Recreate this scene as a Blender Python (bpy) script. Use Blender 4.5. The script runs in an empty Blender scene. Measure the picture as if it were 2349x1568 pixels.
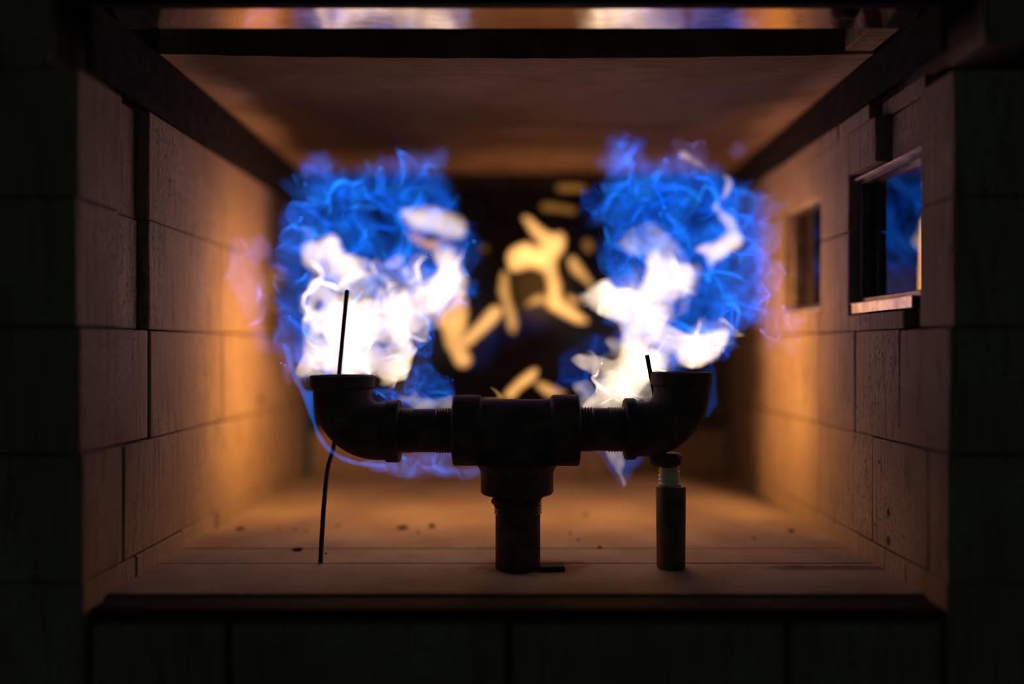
import bpy, bmesh, math, random
import numpy as np
from mathutils import Vector

# ------------------------------------------------------------------ camera, world, exposure
SC = bpy.context.scene
COL = SC.collection
W, H = 2349, 1568
F = 2024.0            # focal length in pixels of the 2349-wide frame
CX, CY = 1185.0, 800.0  # where the level viewing axis meets the frame
CAMZ = 0.21
DP = 0.85             # distance of the pipe plane
S = DP / F            # metres per pixel on the pipe plane

cam = bpy.data.cameras.new('camera')
cam.sensor_width = 36.0
cam.lens = 36.0 * F / W
cam.shift_x = -(CX - W / 2) / W
cam.shift_y = (CY - H / 2) / W
cam.clip_start = 0.01
cam.dof.use_dof = True
cam.dof.focus_distance = 0.855
cam.dof.aperture_fstop = 0.88
camo = bpy.data.objects.new('camera', cam)
COL.objects.link(camo)
camo.location = (0, -DP, CAMZ)
camo.rotation_euler = (math.radians(90), 0, 0)
SC.camera = camo

wd = bpy.data.worlds.new('dim_room')
SC.world = wd
wd.use_nodes = True
wd.node_tree.nodes['Background'].inputs[0].default_value = (0.50, 0.78, 0.60, 1)
wd.node_tree.nodes['Background'].inputs[1].default_value = 0.022

SC.view_settings.view_transform = 'Standard'
SC.view_settings.look = 'None'
SC.view_settings.exposure = 0.0
SC.view_settings.gamma = 1.0
SC.view_settings.use_curve_mapping = False
SC.cycles.use_denoising = True
SC.cycles.transparent_max_bounces = 96
SC.cycles.max_bounces = 4
SC.cycles.use_adaptive_sampling = True
SC.cycles.adaptive_threshold = 0.08
SC.cycles.adaptive_min_samples = 12
SC.cycles.diffuse_bounces = 2
SC.cycles.volume_bounces = 0
SC.cycles.sample_clamp_indirect = 4.0
SC.cycles.sample_clamp_direct = 6.0

# ------------------------------------------------------------------ helpers
def PX(u, v, D=DP):
    return Vector(((u - CX) * D / F, D - DP, CAMZ + (CY - v) * D / F))

def tag(o, label=None, cat=None, group=None, kind=None):
    if label: o['label'] = label
    if cat: o['category'] = cat
    if group: o['group'] = group
    if kind: o['kind'] = kind
    return o

def link(o, parent=None):
    COL.objects.link(o)
    if parent is not None:
        o.parent = parent
        o.matrix_parent_inverse = parent.matrix_basis.inverted()
    return o

def empty(name, loc=(0, 0, 0)):
    o = bpy.data.objects.new(name, None)
    o.location = loc
    o.empty_display_size = 0.02
    COL.objects.link(o)
    return o

def mesh_obj(name, verts, faces, mat, parent=None, smooth=False):
    me = bpy.data.meshes.new(name)
    me.from_pydata([tuple(map(float, v)) for v in verts], [], [tuple(int(i) for i in f) for f in faces])
    me.materials.append(mat)
    if smooth:
        me.polygons.foreach_set('use_smooth', [True] * len(me.polygons))
    me.update()
    return link(bpy.data.objects.new(name, me), parent)

def bm_obj(name, bm, mat, parent=None, smooth=False):
    bmesh.ops.recalc_face_normals(bm, faces=bm.faces)
    me = bpy.data.meshes.new(name)
    bm.to_mesh(me); bm.free()
    me.materials.append(mat)
    if smooth:
        me.polygons.foreach_set('use_smooth', [True] * len(me.polygons))
        try: me.set_sharp_from_angle(angle=math.radians(40))
        except Exception: pass
    return link(bpy.data.objects.new(name, me), parent)

def add_box(bm, x0, x1, y0, y1, z0, z1, bev=0.0, jit=0.0, rnd=None):
    r = bmesh.ops.create_cube(bm, size=1.0)
    vs = r['verts']
    for v in vs:
        v.co = Vector(((x0 + x1) / 2 + v.co.x * (x1 - x0), (y0 + y1) / 2 + v.co.y * (y1 - y0), (z0 + z1) / 2 + v.co.z * (z1 - z0)))
        if jit and rnd: v.co += Vector([rnd.uniform(-jit, jit) for _ in range(3)])
    if bev:
        es = list({e for v in vs for e in v.link_edges})
        bmesh.ops.bevel(bm, geom=es, offset=bev, segments=1, affect='EDGES')

def box_obj(name, x0, x1, y0, y1, z0, z1, mat, parent=None, bev=0.0015, jit=0.0, rnd=None):
    bm = bmesh.new()
    add_box(bm, x0, x1, y0, y1, z0, z1, bev, jit, rnd)
    return bm_obj(name, bm, mat, parent)

def add_lathe(bm, prof, origin, axis, n=48, close=False):
    """prof: list of (t, r) along axis ('x' or 'z')."""
    rings = []
    for t, r in prof:
        ring = []
        for k in range(n):
            a = 2 * math.pi * k / n
            c, s = r * math.cos(a), r * math.sin(a)
            p = Vector((t, c, s)) if axis == 'x' else Vector((c, s, t))
            ring.append(bm.verts.new(origin + p))
        rings.append(ring)
    m = len(rings)
    for i in range(m if close else m - 1):
        A, B = rings[i], rings[(i + 1) % m]
        for k in range(n):
            bm.faces.new((A[k], A[(k + 1) % n], B[(k + 1) % n], B[k]))
    if not close:
        for R, rr in ((rings[0], prof[0][1]), (rings[-1], prof[-1][1])):
            if rr > 1e-6: bm.faces.new(R)

def add_tube(bm, path, rad, n=12, cap=True):
    path = [Vector(p) for p in path]
    rads = rad if isinstance(rad, (list, tuple)) else [rad] * len(path)
    t0 = (path[1] - path[0]).normalized()
    ref = Vector((0, 1, 0)) if abs(t0.y) < 0.9 else Vector((1, 0, 0))
    u = t0.cross(ref).normalized()
    rings = []
    for i, p in enumerate(path):
        t = (path[min(i + 1, len(path) - 1)] - path[max(i - 1, 0)]).normalized()
        u = (u - t * u.dot(t)).normalized()
        w = t.cross(u)
        rings.append([bm.verts.new(p + (u * math.cos(2 * math.pi * k / n) + w * math.sin(2 * math.pi * k / n)) * rads[i]) for k in range(n)])
    for A, B in zip(rings, rings[1:]):
        for k in range(n):
            bm.faces.new((A[k], A[(k + 1) % n], B[(k + 1) % n], B[k]))
    if cap:
        bm.faces.new(rings[0]); bm.faces.new(rings[-1])

# ------------------------------------------------------------------ node materials
class NT:
    def __init__(self, name):
        self.m = bpy.data.materials.new(name)
        self.m.use_nodes = True
        self.t = self.m.node_tree
        self.t.nodes.clear()
        self.out = self.n('ShaderNodeOutputMaterial')
    def n(self, typ, **kw):
        nd = self.t.nodes.new(typ)
        for k, v in kw.items():
            if k.startswith('_'):
                setattr(nd, k[1:], v)
        return nd
    def set(self, nd, **kw):
        for k, v in kw.items():
            nd.inputs[k.replace('_', ' ')].default_value = v
        return nd
    def l(self, a, b): self.t.links.new(a, b)
    def val(self, sock, x):
        if hasattr(x, 'is_output') or isinstance(x, bpy.types.NodeSocket): self.l(x, sock)
        else: sock.default_value = x
    def math(self, op, a, b=None, c=None, clamp=False):
        nd = self.n('ShaderNodeMath'); nd.operation = op; nd.use_clamp = clamp
        self.val(nd.inputs[0], a)
        if b is not None: self.val(nd.inputs[1], b)
        if c is not None: self.val(nd.inputs[2], c)
        return nd.outputs[0]
    def ramp(self, x, a, b, lo=0.0, hi=1.0, smooth=True):
        nd = self.n('ShaderNodeMapRange')
        if smooth: nd.interpolation_type = 'SMOOTHSTEP'
        self.val(nd.inputs[0], x)
        for i, v in ((1, a), (2, b), (3, lo), (4, hi)): nd.inputs[i].default_value = v
        return nd.outputs[0]
    def noise(self, vec, scale, detail=3.0, rough=0.55):
        nd = self.n('ShaderNodeTexNoise')
        if vec is not None: self.l(vec, nd.inputs['Vector'])
        nd.inputs['Scale'].default_value = scale
        nd.inputs['Detail'].default_value = detail
        nd.inputs['Roughness'].default_value = rough
        return nd.outputs[0]
    def mapping(self, vec, scale=(1, 1, 1), loc=(0, 0, 0)):
        nd = self.n('ShaderNodeMapping')
        self.l(vec, nd.inputs[0])
        nd.inputs['Scale'].default_value = scale
        nd.inputs['Location'].default_value = loc
        return nd.outputs[0]
    def mix(self, fac, a, b):
        nd = self.n('ShaderNodeMix'); nd.data_type = 'RGBA'
        self.val(nd.inputs[0], fac)
        for s, x in ((nd.inputs[6], a), (nd.inputs[7], b)):
            if isinstance(x, bpy.types.NodeSocket): self.l(x, s)
            else: s.default_value = (*x, 1)
        return nd.outputs[2]
    def pos(self):
        return self.n('ShaderNodeNewGeometry').outputs['Position']
    def sep(self, v):
        nd = self.n('ShaderNodeSeparateXYZ'); self.l(v, nd.inputs[0]); return nd.outputs
    def principled(self, color, rough=0.9, metal=0.0, bump=None, bstr=0.3, bdist=0.001, spec=0.3):
        p = self.n('ShaderNodeBsdfPrincipled')
        if isinstance(color, bpy.types.NodeSocket): self.l(color, p.inputs['Base Color'])
        else: p.inputs['Base Color'].default_value = (*color, 1)
        self.val(p.inputs['Roughness'], rough)
        p.inputs['Metallic'].default_value = metal
        p.inputs['Specular IOR Level'].default_value = spec
        if bump is not None:
            b = self.n('ShaderNodeBump')
            b.inputs['Strength'].default_value = bstr
            b.inputs['Distance'].default_value = bdist
            self.l(bump, b.inputs['Height'])
            self.l(b.outputs[0], p.inputs['Normal'])
        self.l(p.outputs[0], self.out.inputs[0])
        return self.m

def spots(t, pos, lst):
    """dark burn or chip marks: list of (x, y, z, radius)"""
    acc = None
    for x, y, z, r in lst:
        d = t.n('ShaderNodeVectorMath'); d.operation = 'DISTANCE'
        t.l(pos, d.inputs[0]); d.inputs[1].default_value = (x, y, z)
        m = t.ramp(d.outputs['Value'], r * 0.6, r * 1.2, 1.0, 0.0)
        acc = m if acc is None else t.math('MAXIMUM', acc, m)
    return acc

def mat_brick():
    t = NT('pale_firebrick')
    pos = t.pos()
    oi = t.n('ShaderNodeObjectInfo').outputs['Random']
    x, y, z = t.sep(pos)
    big = t.noise(pos, 9, 3)
    streak = t.noise(t.mapping(pos, (150, 150, 14)), 1.0, 2, 0.6)
    pit = t.noise(t.mapping(pos, (620, 620, 190)), 1.0, 2, 0.6)
    pitm = t.ramp(pit, 0.59, 0.67)
    pitarea = t.ramp(big, 0.42, 0.62)
    pitm = t.math('MULTIPLY', pitm, pitarea)
    c = t.mix(t.ramp(big, 0.3, 0.7), (0.22, 0.160, 0.120), (0.32, 0.245, 0.190))
    c = t.mix(t.math('MULTIPLY', oi, 0.35), c, (0.24, 0.165, 0.115))
    c = t.mix(t.math('MULTIPLY', t.ramp(streak, 0.50, 0.70), 0.60), c, (0.13, 0.095, 0.075))
    c = t.mix(t.math('MULTIPLY', pitm, 0.9), c, (0.04, 0.03, 0.025))
    # darker at the upper rear left and over the rear right wall
    darkened = t.math('MULTIPLY', t.ramp(t.math('ADD', y, t.math('MULTIPLY', t.math('SUBTRACT', big, 0.5), 0.12)), 0.36, 0.46),
                  t.ramp(t.math('ADD', z, t.math('MULTIPLY', t.math('SUBTRACT', big, 0.5), 0.10)), 0.16, 0.27))
    left = t.ramp(x, -0.1, 0.1, 1.0, 0.0)
    c = t.mix(t.math('MULTIPLY', t.math('MULTIPLY', darkened, left), 0.93), c, (0.02, 0.015, 0.012))
    right = t.math('MULTIPLY', t.ramp(x, 0.1, 0.2), t.ramp(t.math('ADD', y, t.math('MULTIPLY', t.math('SUBTRACT', big, 0.5), 0.10)), 0.39, 0.48))
    c = t.mix(t.math('MULTIPLY', right, 0.85), c, (0.02, 0.015, 0.012))
    sp = spots(t, pos, [(-0.353, 0.365, 0.14, 0.008), (0.353, -0.012, 0.055, 0.004), (0.353, -0.012, 0.028, 0.005), (0.353, 0.01, 0.10, 0.002), (0.353, 0.02, 0.037, 0.002)])
    c = t.mix(t.math('MULTIPLY', sp, 0.9), c, (0.03, 0.02, 0.015))
    hgt = t.math('SUBTRACT', t.math('ADD', t.math('MULTIPLY', streak, 0.6), t.math('MULTIPLY', pit, 0.2)), t.math('MULTIPLY', pitm, 0.9))
    return t.principled(c, 0.95, bump=hgt, bstr=0.9, bdist=0.003, spec=0.1)

def mat_floor():
    t = NT('ash_grey_refractory_board')
    pos = t.pos()
    x, y, z = t.sep(pos)
    big = t.noise(pos, 12, 4)
    fine = t.noise(t.mapping(pos, (40, 160, 40)), 1.0, 4, 0.65)
    c = t.mix(t.ramp(big, 0.3, 0.7), (0.21, 0.155, 0.12), (0.28, 0.22, 0.175))
    c = t.mix(t.math('MULTIPLY', t.ramp(fine, 0.55, 0.72), 0.55), c, (0.12, 0.085, 0.065))
    specks = t.ramp(t.noise(pos, 190, 2), 0.72, 0.77)
    c = t.mix(t.math('MULTIPLY', specks, 0.8), c, (0.06, 0.045, 0.035))
    # rust scorch around the riser hole
    dx = t.math('MULTIPLY', t.math('SUBTRACT', x, 0.015), 0.55)
    dy = t.math('SUBTRACT', y, 0.0)
    rr = t.math('SQRT', t.math('ADD', t.math('MULTIPLY', dx, dx), t.math('MULTIPLY', dy, dy)))
    rr = t.math('ADD', rr, t.math('MULTIPLY', t.math('SUBTRACT', fine, 0.5), 0.05))
    c = t.mix(t.ramp(rr, 0.022, 0.040, 0.85, 0.0), c, (0.12, 0.06, 0.03))
    # old soot smear toward the front right
    dx = t.math('MULTIPLY', t.math('SUBTRACT', x, 0.30), 0.14)
    dy = t.math('SUBTRACT', y, -0.002)
    r2 = t.math('ADD', t.math('SQRT', t.math('ADD', t.math('MULTIPLY', dx, dx), t.math('MULTIPLY', dy, dy))), t.math('MULTIPLY', t.math('SUBTRACT', big, 0.5), 0.02))
    c = t.mix(t.ramp(r2, 0.004, 0.014, 0.7, 0.0), c, (0.05, 0.035, 0.025))
    # shadow wedge painted into the floor colour at the rear right corner
    wdg = t.math('ADD', x, t.math('MULTIPLY', t.math('SUBTRACT', y, 0.27), 0.36))
    wdg = t.math('ADD', wdg, t.math('MULTIPLY', t.math('SUBTRACT', big, 0.5), 0.06))
    c = t.mix(t.ramp(wdg, 0.34, 0.40, 0.0, 0.85), c, (0.02, 0.013, 0.008))
    return t.principled(c, 0.95, bump=t.math('ADD', t.math('MULTIPLY', fine, 0.5), t.math('MULTIPLY', specks, -0.6)), bstr=0.6, bdist=0.0015, spec=0.1)

def mat_ceiling():
    t = NT('sooty_refractory_board')
    pos = t.pos()
    x, y, z = t.sep(pos)
    big = t.noise(t.mapping(pos, (7, 10, 7)), 1.0, 5, 0.6)
    fibre = t.noise(t.mapping(pos, (18, 260, 18)), 1.0, 3, 0.6)
    c = t.mix(t.ramp(big, 0.3, 0.7), (0.26, 0.165, 0.095), (0.36, 0.25, 0.16))
    c = t.mix(t.math('MULTIPLY', t.ramp(fibre, 0.45, 0.65), 0.6), c, (0.10, 0.06, 0.035))
    # two soot plumes over the burners, thinner toward the clean side edges
    edge = t.ramp(t.math('ADD', t.math('ABSOLUTE', x), t.math('MULTIPLY', t.math('SUBTRACT', big, 0.5), 0.06)), 0.295, 0.35, 1.0, 0.0)
    dep = t.math('MULTIPLY', t.ramp(y, 0.02, 0.30, 0.62, 1.0), t.ramp(y, 0.40, 0.58, 1.0, 0.15))
    lf = t.ramp(t.math('ADD', x, t.math('MULTIPLY', t.math('SUBTRACT', big, 0.5), 0.3)), -0.25, 0.10, 1.0, 0.72)
    c = t.mix(t.math('MULTIPLY', t.math('MULTIPLY', edge, dep), lf), c, (0.040, 0.022, 0.010))
    # hairline crack
    wob = t.noise(t.mapping(pos, (9, 0.1, 0.1)), 1.0, 4, 0.6)
    yc = t.math('ADD', 0.255, t.math('MULTIPLY', wob, 0.07))
    d = t.math('ABSOLUTE', t.math('SUBTRACT', y, yc))
    win = t.math('MULTIPLY', t.ramp(x, -0.14, -0.08), t.ramp(x, 0.16, 0.26, 1.0, 0.0))
    c = t.mix(t.math('MULTIPLY', t.ramp(d, 0.002, 0.007, 0.85, 0.0), win), c, (0.02, 0.012, 0.01))
    return t.principled(c, 0.95, bump=t.math('ADD', fibre, big), bstr=0.4, bdist=0.002, spec=0.1)

def mat_iron(name, col=(0.020, 0.014, 0.018), rough=0.62, metal=0.0, bscale=500, bstr=0.5, spec=0.35):
    t = NT(name)
    pos = t.pos()
    n = t.noise(pos, bscale, 3, 0.6)
    c = t.mix(t.ramp(t.noise(pos, 60, 3), 0.35, 0.7), col, tuple(min(1, k * 1.8 + 0.004) for k in col))
    return t.principled(c, rough, metal, bump=n, bstr=bstr, bdist=0.0006, spec=spec)

def mat_polished():
    t = NT('polished_heat_tinted_steel')
    pos = t.pos()
    n = t.noise(t.mapping(pos, (14, 30, 30)), 1.0, 3)
    c = t.mix(t.ramp(n, 0.3, 0.7), (0.62, 0.52, 0.40), (0.75, 0.68, 0.60))
    r = t.ramp(t.noise(t.mapping(pos, (30, 200, 50)), 1.0, 3), 0.3, 0.7, 0.04, 0.14)
    return t.principled(c, r, 1.0, bump=n, bstr=0.10, bdist=0.002)

def mat_glass():
    t = NT('window_glass')
    fr = t.n('ShaderNodeFresnel'); fr.inputs[0].default_value = 2.4
    g = t.n('ShaderNodeBsdfGlossy'); g.inputs['Color'].default_value = (0.95, 0.97, 1, 1); g.inputs['Roughness'].default_value = 0.02
    tr = t.n('ShaderNodeBsdfTransparent'); tr.inputs[0].default_value = (0.55, 0.6, 0.58, 1)
    mx = t.n('ShaderNodeMixShader')
    t.l(fr.outputs[0], mx.inputs[0]); t.l(tr.outputs[0], mx.inputs[1]); t.l(g.outputs[0], mx.inputs[2])
    t.l(mx.outputs[0], t.out.inputs[0])
    return t.m

def mat_flame(name, color, strength):
    t = NT(name)
    e = t.n('ShaderNodeEmission')
    e.inputs[0].default_value = (*color, 1)
    e.inputs[1].default_value = strength
    t.l(e.outputs[0], t.out.inputs['Volume'])
    try: t.m.cycles.homogeneous_volume = True
    except Exception: pass
    return t.m

M_BRICK = mat_brick()
M_FLOOR = mat_floor()
M_CEIL = mat_ceiling()
M_IRON = mat_iron('black_malleable_iron', (0.10, 0.060, 0.070), 0.75, spec=0.12)
M_THREAD = mat_iron('cut_pipe_thread', (0.10, 0.062, 0.066), 0.6, spec=0.2)
M_SOOT = mat_iron('sooty_black_steel', (0.010, 0.008, 0.007), 0.85, spec=0.1, bscale=200)
M_SLEEVE = mat_iron('brown_scaled_steel_tube', (0.09, 0.062, 0.055), 0.6, spec=0.3)
M_ZINC = mat_iron('zinc_plated_bolt', (0.85, 0.72, 0.56), 0.6, metal=0.0, bscale=300, bstr=0.2)
M_ROD = mat_iron('scorched_wire_rod', (0.022, 0.016, 0.015), 0.5, spec=0.5)
M_FRAME = mat_iron('window_frame_steel', (0.10, 0.08, 0.07), 0.35, metal=0.7, bscale=150, bstr=0.3)
M_SILL = mat_iron('bright_metal_sill', (0.62, 0.52, 0.42), 0.32, metal=0.6, bscale=120, bstr=0.3)
M_POL = mat_polished()
M_GLASS = mat_glass()
M_DARKGLASS = mat_iron('smoked_door_plate', (0.003, 0.002, 0.003), 0.2, spec=0.12, bscale=30, bstr=0.05)
M_CHIP = mat_iron('charred_flake', (0.03, 0.022, 0.018), 0.9, spec=0.1)
M_MORTAR = mat_iron('dark_mortar_backing', (0.02, 0.015, 0.012), 0.95, spec=0.05)

# ------------------------------------------------------------------ the setting
XW = 0.353
WT = 0.114
YF = 0.72 - DP      # front face of the furnace
YB = 0.61           # rear of the chamber
rnd = random.Random(7)
ZR = [-0.0865, 0.0185, 0.1234, 0.2285, 0.3346, 0.4395]
G = 0.0006

def lay(parent, side, z0, z1, joints, offs=None, thick=WT):
    """one course of a side wall; joints are distances from the lens"""
    for i, (a, b) in enumerate(zip(joints, joints[1:])):
        o = (offs or {}).get(i, 0.0) + rnd.uniform(-0.0008, 0.0012)
        xi, xo = XW + o, XW + thick
        x0, x1 = (-xo, -xi) if side < 0 else (xi, xo)
        g = G * rnd.uniform(0.7, 1.6)
        box_obj('brick', x0, x1, a - DP + g, b - DP - g, z0 + g, z1 - g, M_BRICK, parent, 0.0011, 0.0006, rnd)

wl = box_obj('wall_left', -XW - WT - 0.03, -XW - 0.07, YF + 0.02, YB + 0.03, -0.19, 0.54, M_MORTAR, None, 0.002)
tag(wl, 'left furnace wall of large pale firebricks beside the flames', None, None, 'structure')
lay(wl, -1, -0.19, ZR[0], [.72, .93, 1.14, 1.30, 1.48])
lay(wl, -1, ZR[0], ZR[1], [.72, .82, .93, 1.04, 1.16, 1.28, 1.40, 1.48])
lay(wl, -1, ZR[1], ZR[2], [.72, .793, 1.005, 1.21, 1.48])
lay(wl, -1, ZR[2], ZR[3], [.72, .855, 1.06, 1.27, 1.48], {0: 0.003})
lay(wl, -1, ZR[3], ZR[4], [.72, .80, .848, 1.05, 1.26, 1.48], {0: 0.006, 1: 0.010})
lay(wl, -1, ZR[4], ZR[5], [.72, .80, .848, 1.00, 1.21, 1.48], {0: 0.006, 1: 0.012})
for a, b in [(.72, .93), (.93, 1.14), (1.14, 1.48)]:
    box_obj('brick', -XW - WT, -XW - 0.03, a - DP + G, b - DP - G, ZR[5] + G, 0.545, M_BRICK, wl, 0.0016, 0.0006, rnd)

wr = box_obj('wall_right', XW + WT, XW + WT + 0.03, YF + 0.02, YB + 0.03, -0.19, 0.54, M_MORTAR, None, 0.002)
tag(wr, 'right furnace wall of large pale firebricks with two small windows', None, None, 'structure')
lay(wr, 1, -0.19, ZR[0], [.72, .93, 1.14, 1.30, 1.48])
lay(wr, 1, ZR[0], ZR[1], [.72, .80, .91, 1.03, 1.15, 1.27, 1.40, 1.48])
lay(wr, 1, ZR[1], ZR[2], [.72, .756, .876, 1.03, 1.24, 1.48])
lay(wr, 1, ZR[2], ZR[3], [.72, .816, .921, 1.026, 1.24, 1.48])
ZS, ZT = 0.246, 0.394     # window opening
WIN = [(.781, .939), (1.026, 1.168)]
for z0, z1 in ((ZR[3], ZR[4]), (ZR[4], ZR[5])):
    lay(wr, 1, z0, z1, [.72, WIN[0][0]], {0: 0.004})
    lay(wr, 1, z0, z1, [WIN[0][1], WIN[1][0]])
    lay(wr, 1, z0, z1, [WIN[1][1], 1.31, 1.48])
lay(wr, 1, ZR[3], ZS, [WIN[0][0] + .02, WIN[0][1]], {0: -0.002})
lay(wr, 1, ZR[3], ZS + .01, [WIN[1][0], WIN[1][1]])
lay(wr, 1, ZT, ZR[5], [WIN[0][0], .868, WIN[0][1]], {0: 0.016})
lay(wr, 1, ZT - .004, ZR[5], [WIN[1][0], WIN[1][1]])
lay(wr, 1, ZR[5], 0.457, [.79, .885, .97, 1.10, 1.25, 1.48], {0: 0.012})
for a, b in [(.72, .93), (.93, 1.14), (1.14, 1.48)]:
    box_obj('brick', XW + 0.03, XW + WT, a - DP + G, b - DP - G, 0.459, 0.545, M_BRICK, wr, 0.0016, 0.0006, rnd)

# floor boards
fl = box_obj('floor', -XW - 0.02, XW + 0.02, 0.759 - DP + 0.002, YB + 0.03, -0.045, -0.0215, M_MORTAR, None, 0.001)
tag(fl, 'pale scorched refractory board floor of the furnace', None, None, 'structure')
for a, b in ((.759, .867), (.867, .930), (.930, 1.20), (1.20, 1.475)):
    box_obj('board', -XW + 0.0008, XW - 0.0008, a - DP + 0.0006, b - DP - 0.0006, -0.021, rnd.uniform(-0.0005, 0.0003), M_FLOOR, fl, 0.0009, 0.0003, rnd)

# front sill: black strip and brick base
tr = box_obj('trim_1', -XW + 0.002, XW - 0.002, YF + 0.002, 0.757 - DP, -0.012, -0.003, M_SOOT, None, 0.002)
tag(tr, 'sooty black steel strip along the front edge of the floor', None, None, 'structure')
wf = box_obj('wall_front', -XW + 0.002, XW - 0.002, YF + 0.03, 0.757 - DP, -0.19, -0.024, M_MORTAR, None, 0.002)
tag(wf, 'dark brick base under the front of the furnace floor', None, None, 'structure')
for a, b in ((-.351, -.236), (-.236, -.007), (-.007, .222), (.222, .351)):
    box_obj('brick', a + 0.0025, b - 0.0025, YF + rnd.uniform(0, 0.002), YF + 0.03, -0.118, -0.014, M_BRICK, wf, 0.003, 0.0008, rnd)
for a, b in ((-.351, -.12), (-.12, .11), (.11, .351)):
    box_obj('brick', a + 0.001, b - 0.001, YF, YF + 0.03, -0.19, -0.12, M_BRICK, wf, 0.002, 0.0008, rnd)

# rear: brick kerb and dark door plate
wb = box_obj('wall_back', -XW + 0.012, XW - 0.002, YB + 0.06, YB + 0.08, -0.02, 0.54, M_SOOT, None, 0.002)
tag(wb, 'dark rear wall of the chamber behind the flames', None, None, 'structure')
for a, b in ((-.340, -.12), (-.12, .11), (.11, .350)):
    box_obj('brick', a + 0.001, b - 0.001, YB, YB + 0.058, 0.0, 0.075, M_BRICK, wb, 0.002, 0.0006, rnd)
dr = bmesh.new()
add_box(dr, -XW + 0.012, XW - 0.004, YB + 0.012, YB + 0.03, 0.078, 0.50, 0.002)
door = bm_obj('door_1', dr, M_DARKGLASS)
tag(door, 'black glossy door plate closing the rear of the chamber', None, None, 'structure')
for x0, x1, z0, z1 in ((-XW + .012, -XW + .034, .078, .50), (XW - .026, XW - .004, .078, .50), (-XW + .034, XW - .026, .478, .50), (-XW + .034, XW - .026, .078, .096)):
    box_obj('door_rail', x0, x1, YB, YB + 0.012, z0, z1, M_SOOT, door, 0.001)

# ceiling slab, sagging a little at the front
bm = bmesh.new()
nx, ny = 40, 30
gridv = {}
for k, zt in ((0, 0.0), (1, 0.026)):
    for i in range(nx + 1):
        for j in range(ny + 1):
            x = -XW + 2 * XW * i / nx
            y = 0.022 + (YB + 0.01 - 0.022) * j / ny
            sag = 0.0045 * (1 - (x / XW) ** 2) * (1 - j / ny)
            gridv[k, i, j] = bm.verts.new((x, y + rnd.uniform(-.0003, .0003), 0.5015 + zt - sag + rnd.uniform(-.0004, .0004)))
for k in (0, 1):
    for i in range(nx):
        for j in range(ny):
            bm.faces.new((gridv[k, i, j], gridv[k, i + 1, j], gridv[k, i + 1, j + 1], gridv[k, i, j + 1]))
for i in range(nx):
    for j in (0, ny):
        bm.faces.new((gridv[0, i, j], gridv[0, i + 1, j], gridv[1, i + 1, j], gridv[1, i, j]))
for j in range(ny):
    for i in (0, nx):
        bm.faces.new((gridv[0, i, j], gridv[0, i, j + 1], gridv[1, i, j + 1], gridv[1, i, j]))
ce = bm_obj('ceiling', bm, M_CEIL, None, True)
tag(ce, 'sooty, stained refractory board ceiling over the flames', None, None, 'structure')
# steel cover above everything so no room light falls in
unseen_lid = box_obj('unseen_cover', -XW - WT, XW + WT, 0.03, YB + 0.08, 0.545, 0.56, M_SOOT, None, 0.002)
tag(unseen_lid, 'sooty steel cover plate above the ceiling board, unseen, keeping room light out', None, None, 'structure')

def angle_iron(name, s, label, z0):
    bm = bmesh.new()
    xa, xb = sorted((s * (XW - 0.001), s * (XW + 0.005)))
    add_box(bm, xa, xb, YF + 0.012, YB + 0.01, z0, 0.500, 0.0008)
    xa, xb = sorted((s * (XW + 0.0045), s * (XW + 0.028)))
    add_box(bm, xa, xb, YF + 0.012, YB + 0.01, 0.494, 0.500, 0.0008)
    tag(bm_obj(name, bm, M_SOOT), label, None, None, 'structure')
angle_iron('trim_3', -1, 'black steel angle along the top of the left brick wall', 0.4415)
angle_iron('trim_4', 1, 'black steel angle along the top of the right brick wall', 0.459)
# clean ceiling offcut at the front right corner
oc = bmesh.new()
add_box(oc, XW - 0.030, XW - 0.0005, 0.801 - DP, 0.0215, 0.5035, 0.526, 0.0015, 0.0006, rnd)
tag(bm_obj('trim_5', oc, M_CEIL), 'narrow pale board offcut at the front right of the ceiling', None, None, 'structure')
# lintel with a polished underside
lb = bmesh.new()
pv = [lb.verts.new((sx * (XW + 0.027), y, z)) for sx in (-1, 1) for y, z in ((0.761 - DP, 0.5033), (0.791 - DP, 0.4972), (0.791 - DP, 0.5012), (0.761 - DP, 0.5073))]
for q in ((0, 1, 2, 3), (4, 5, 6, 7), (0, 1, 5, 4), (1, 2, 6, 5), (2, 3, 7, 6), (3, 0, 4, 7)): lb.faces.new([pv[i] for i in q])
lin = bm_obj('trim_6', lb, M_POL)
tag(lin, 'polished steel lintel bar across the front, mirroring the flames', None, None, 'structure')
box_obj('lintel_web', -XW - 0.10, XW + 0.10, 0.750 - DP, 0.7605 - DP, 0.5033, 0.60, M_SOOT, lin, 0.001)

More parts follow.
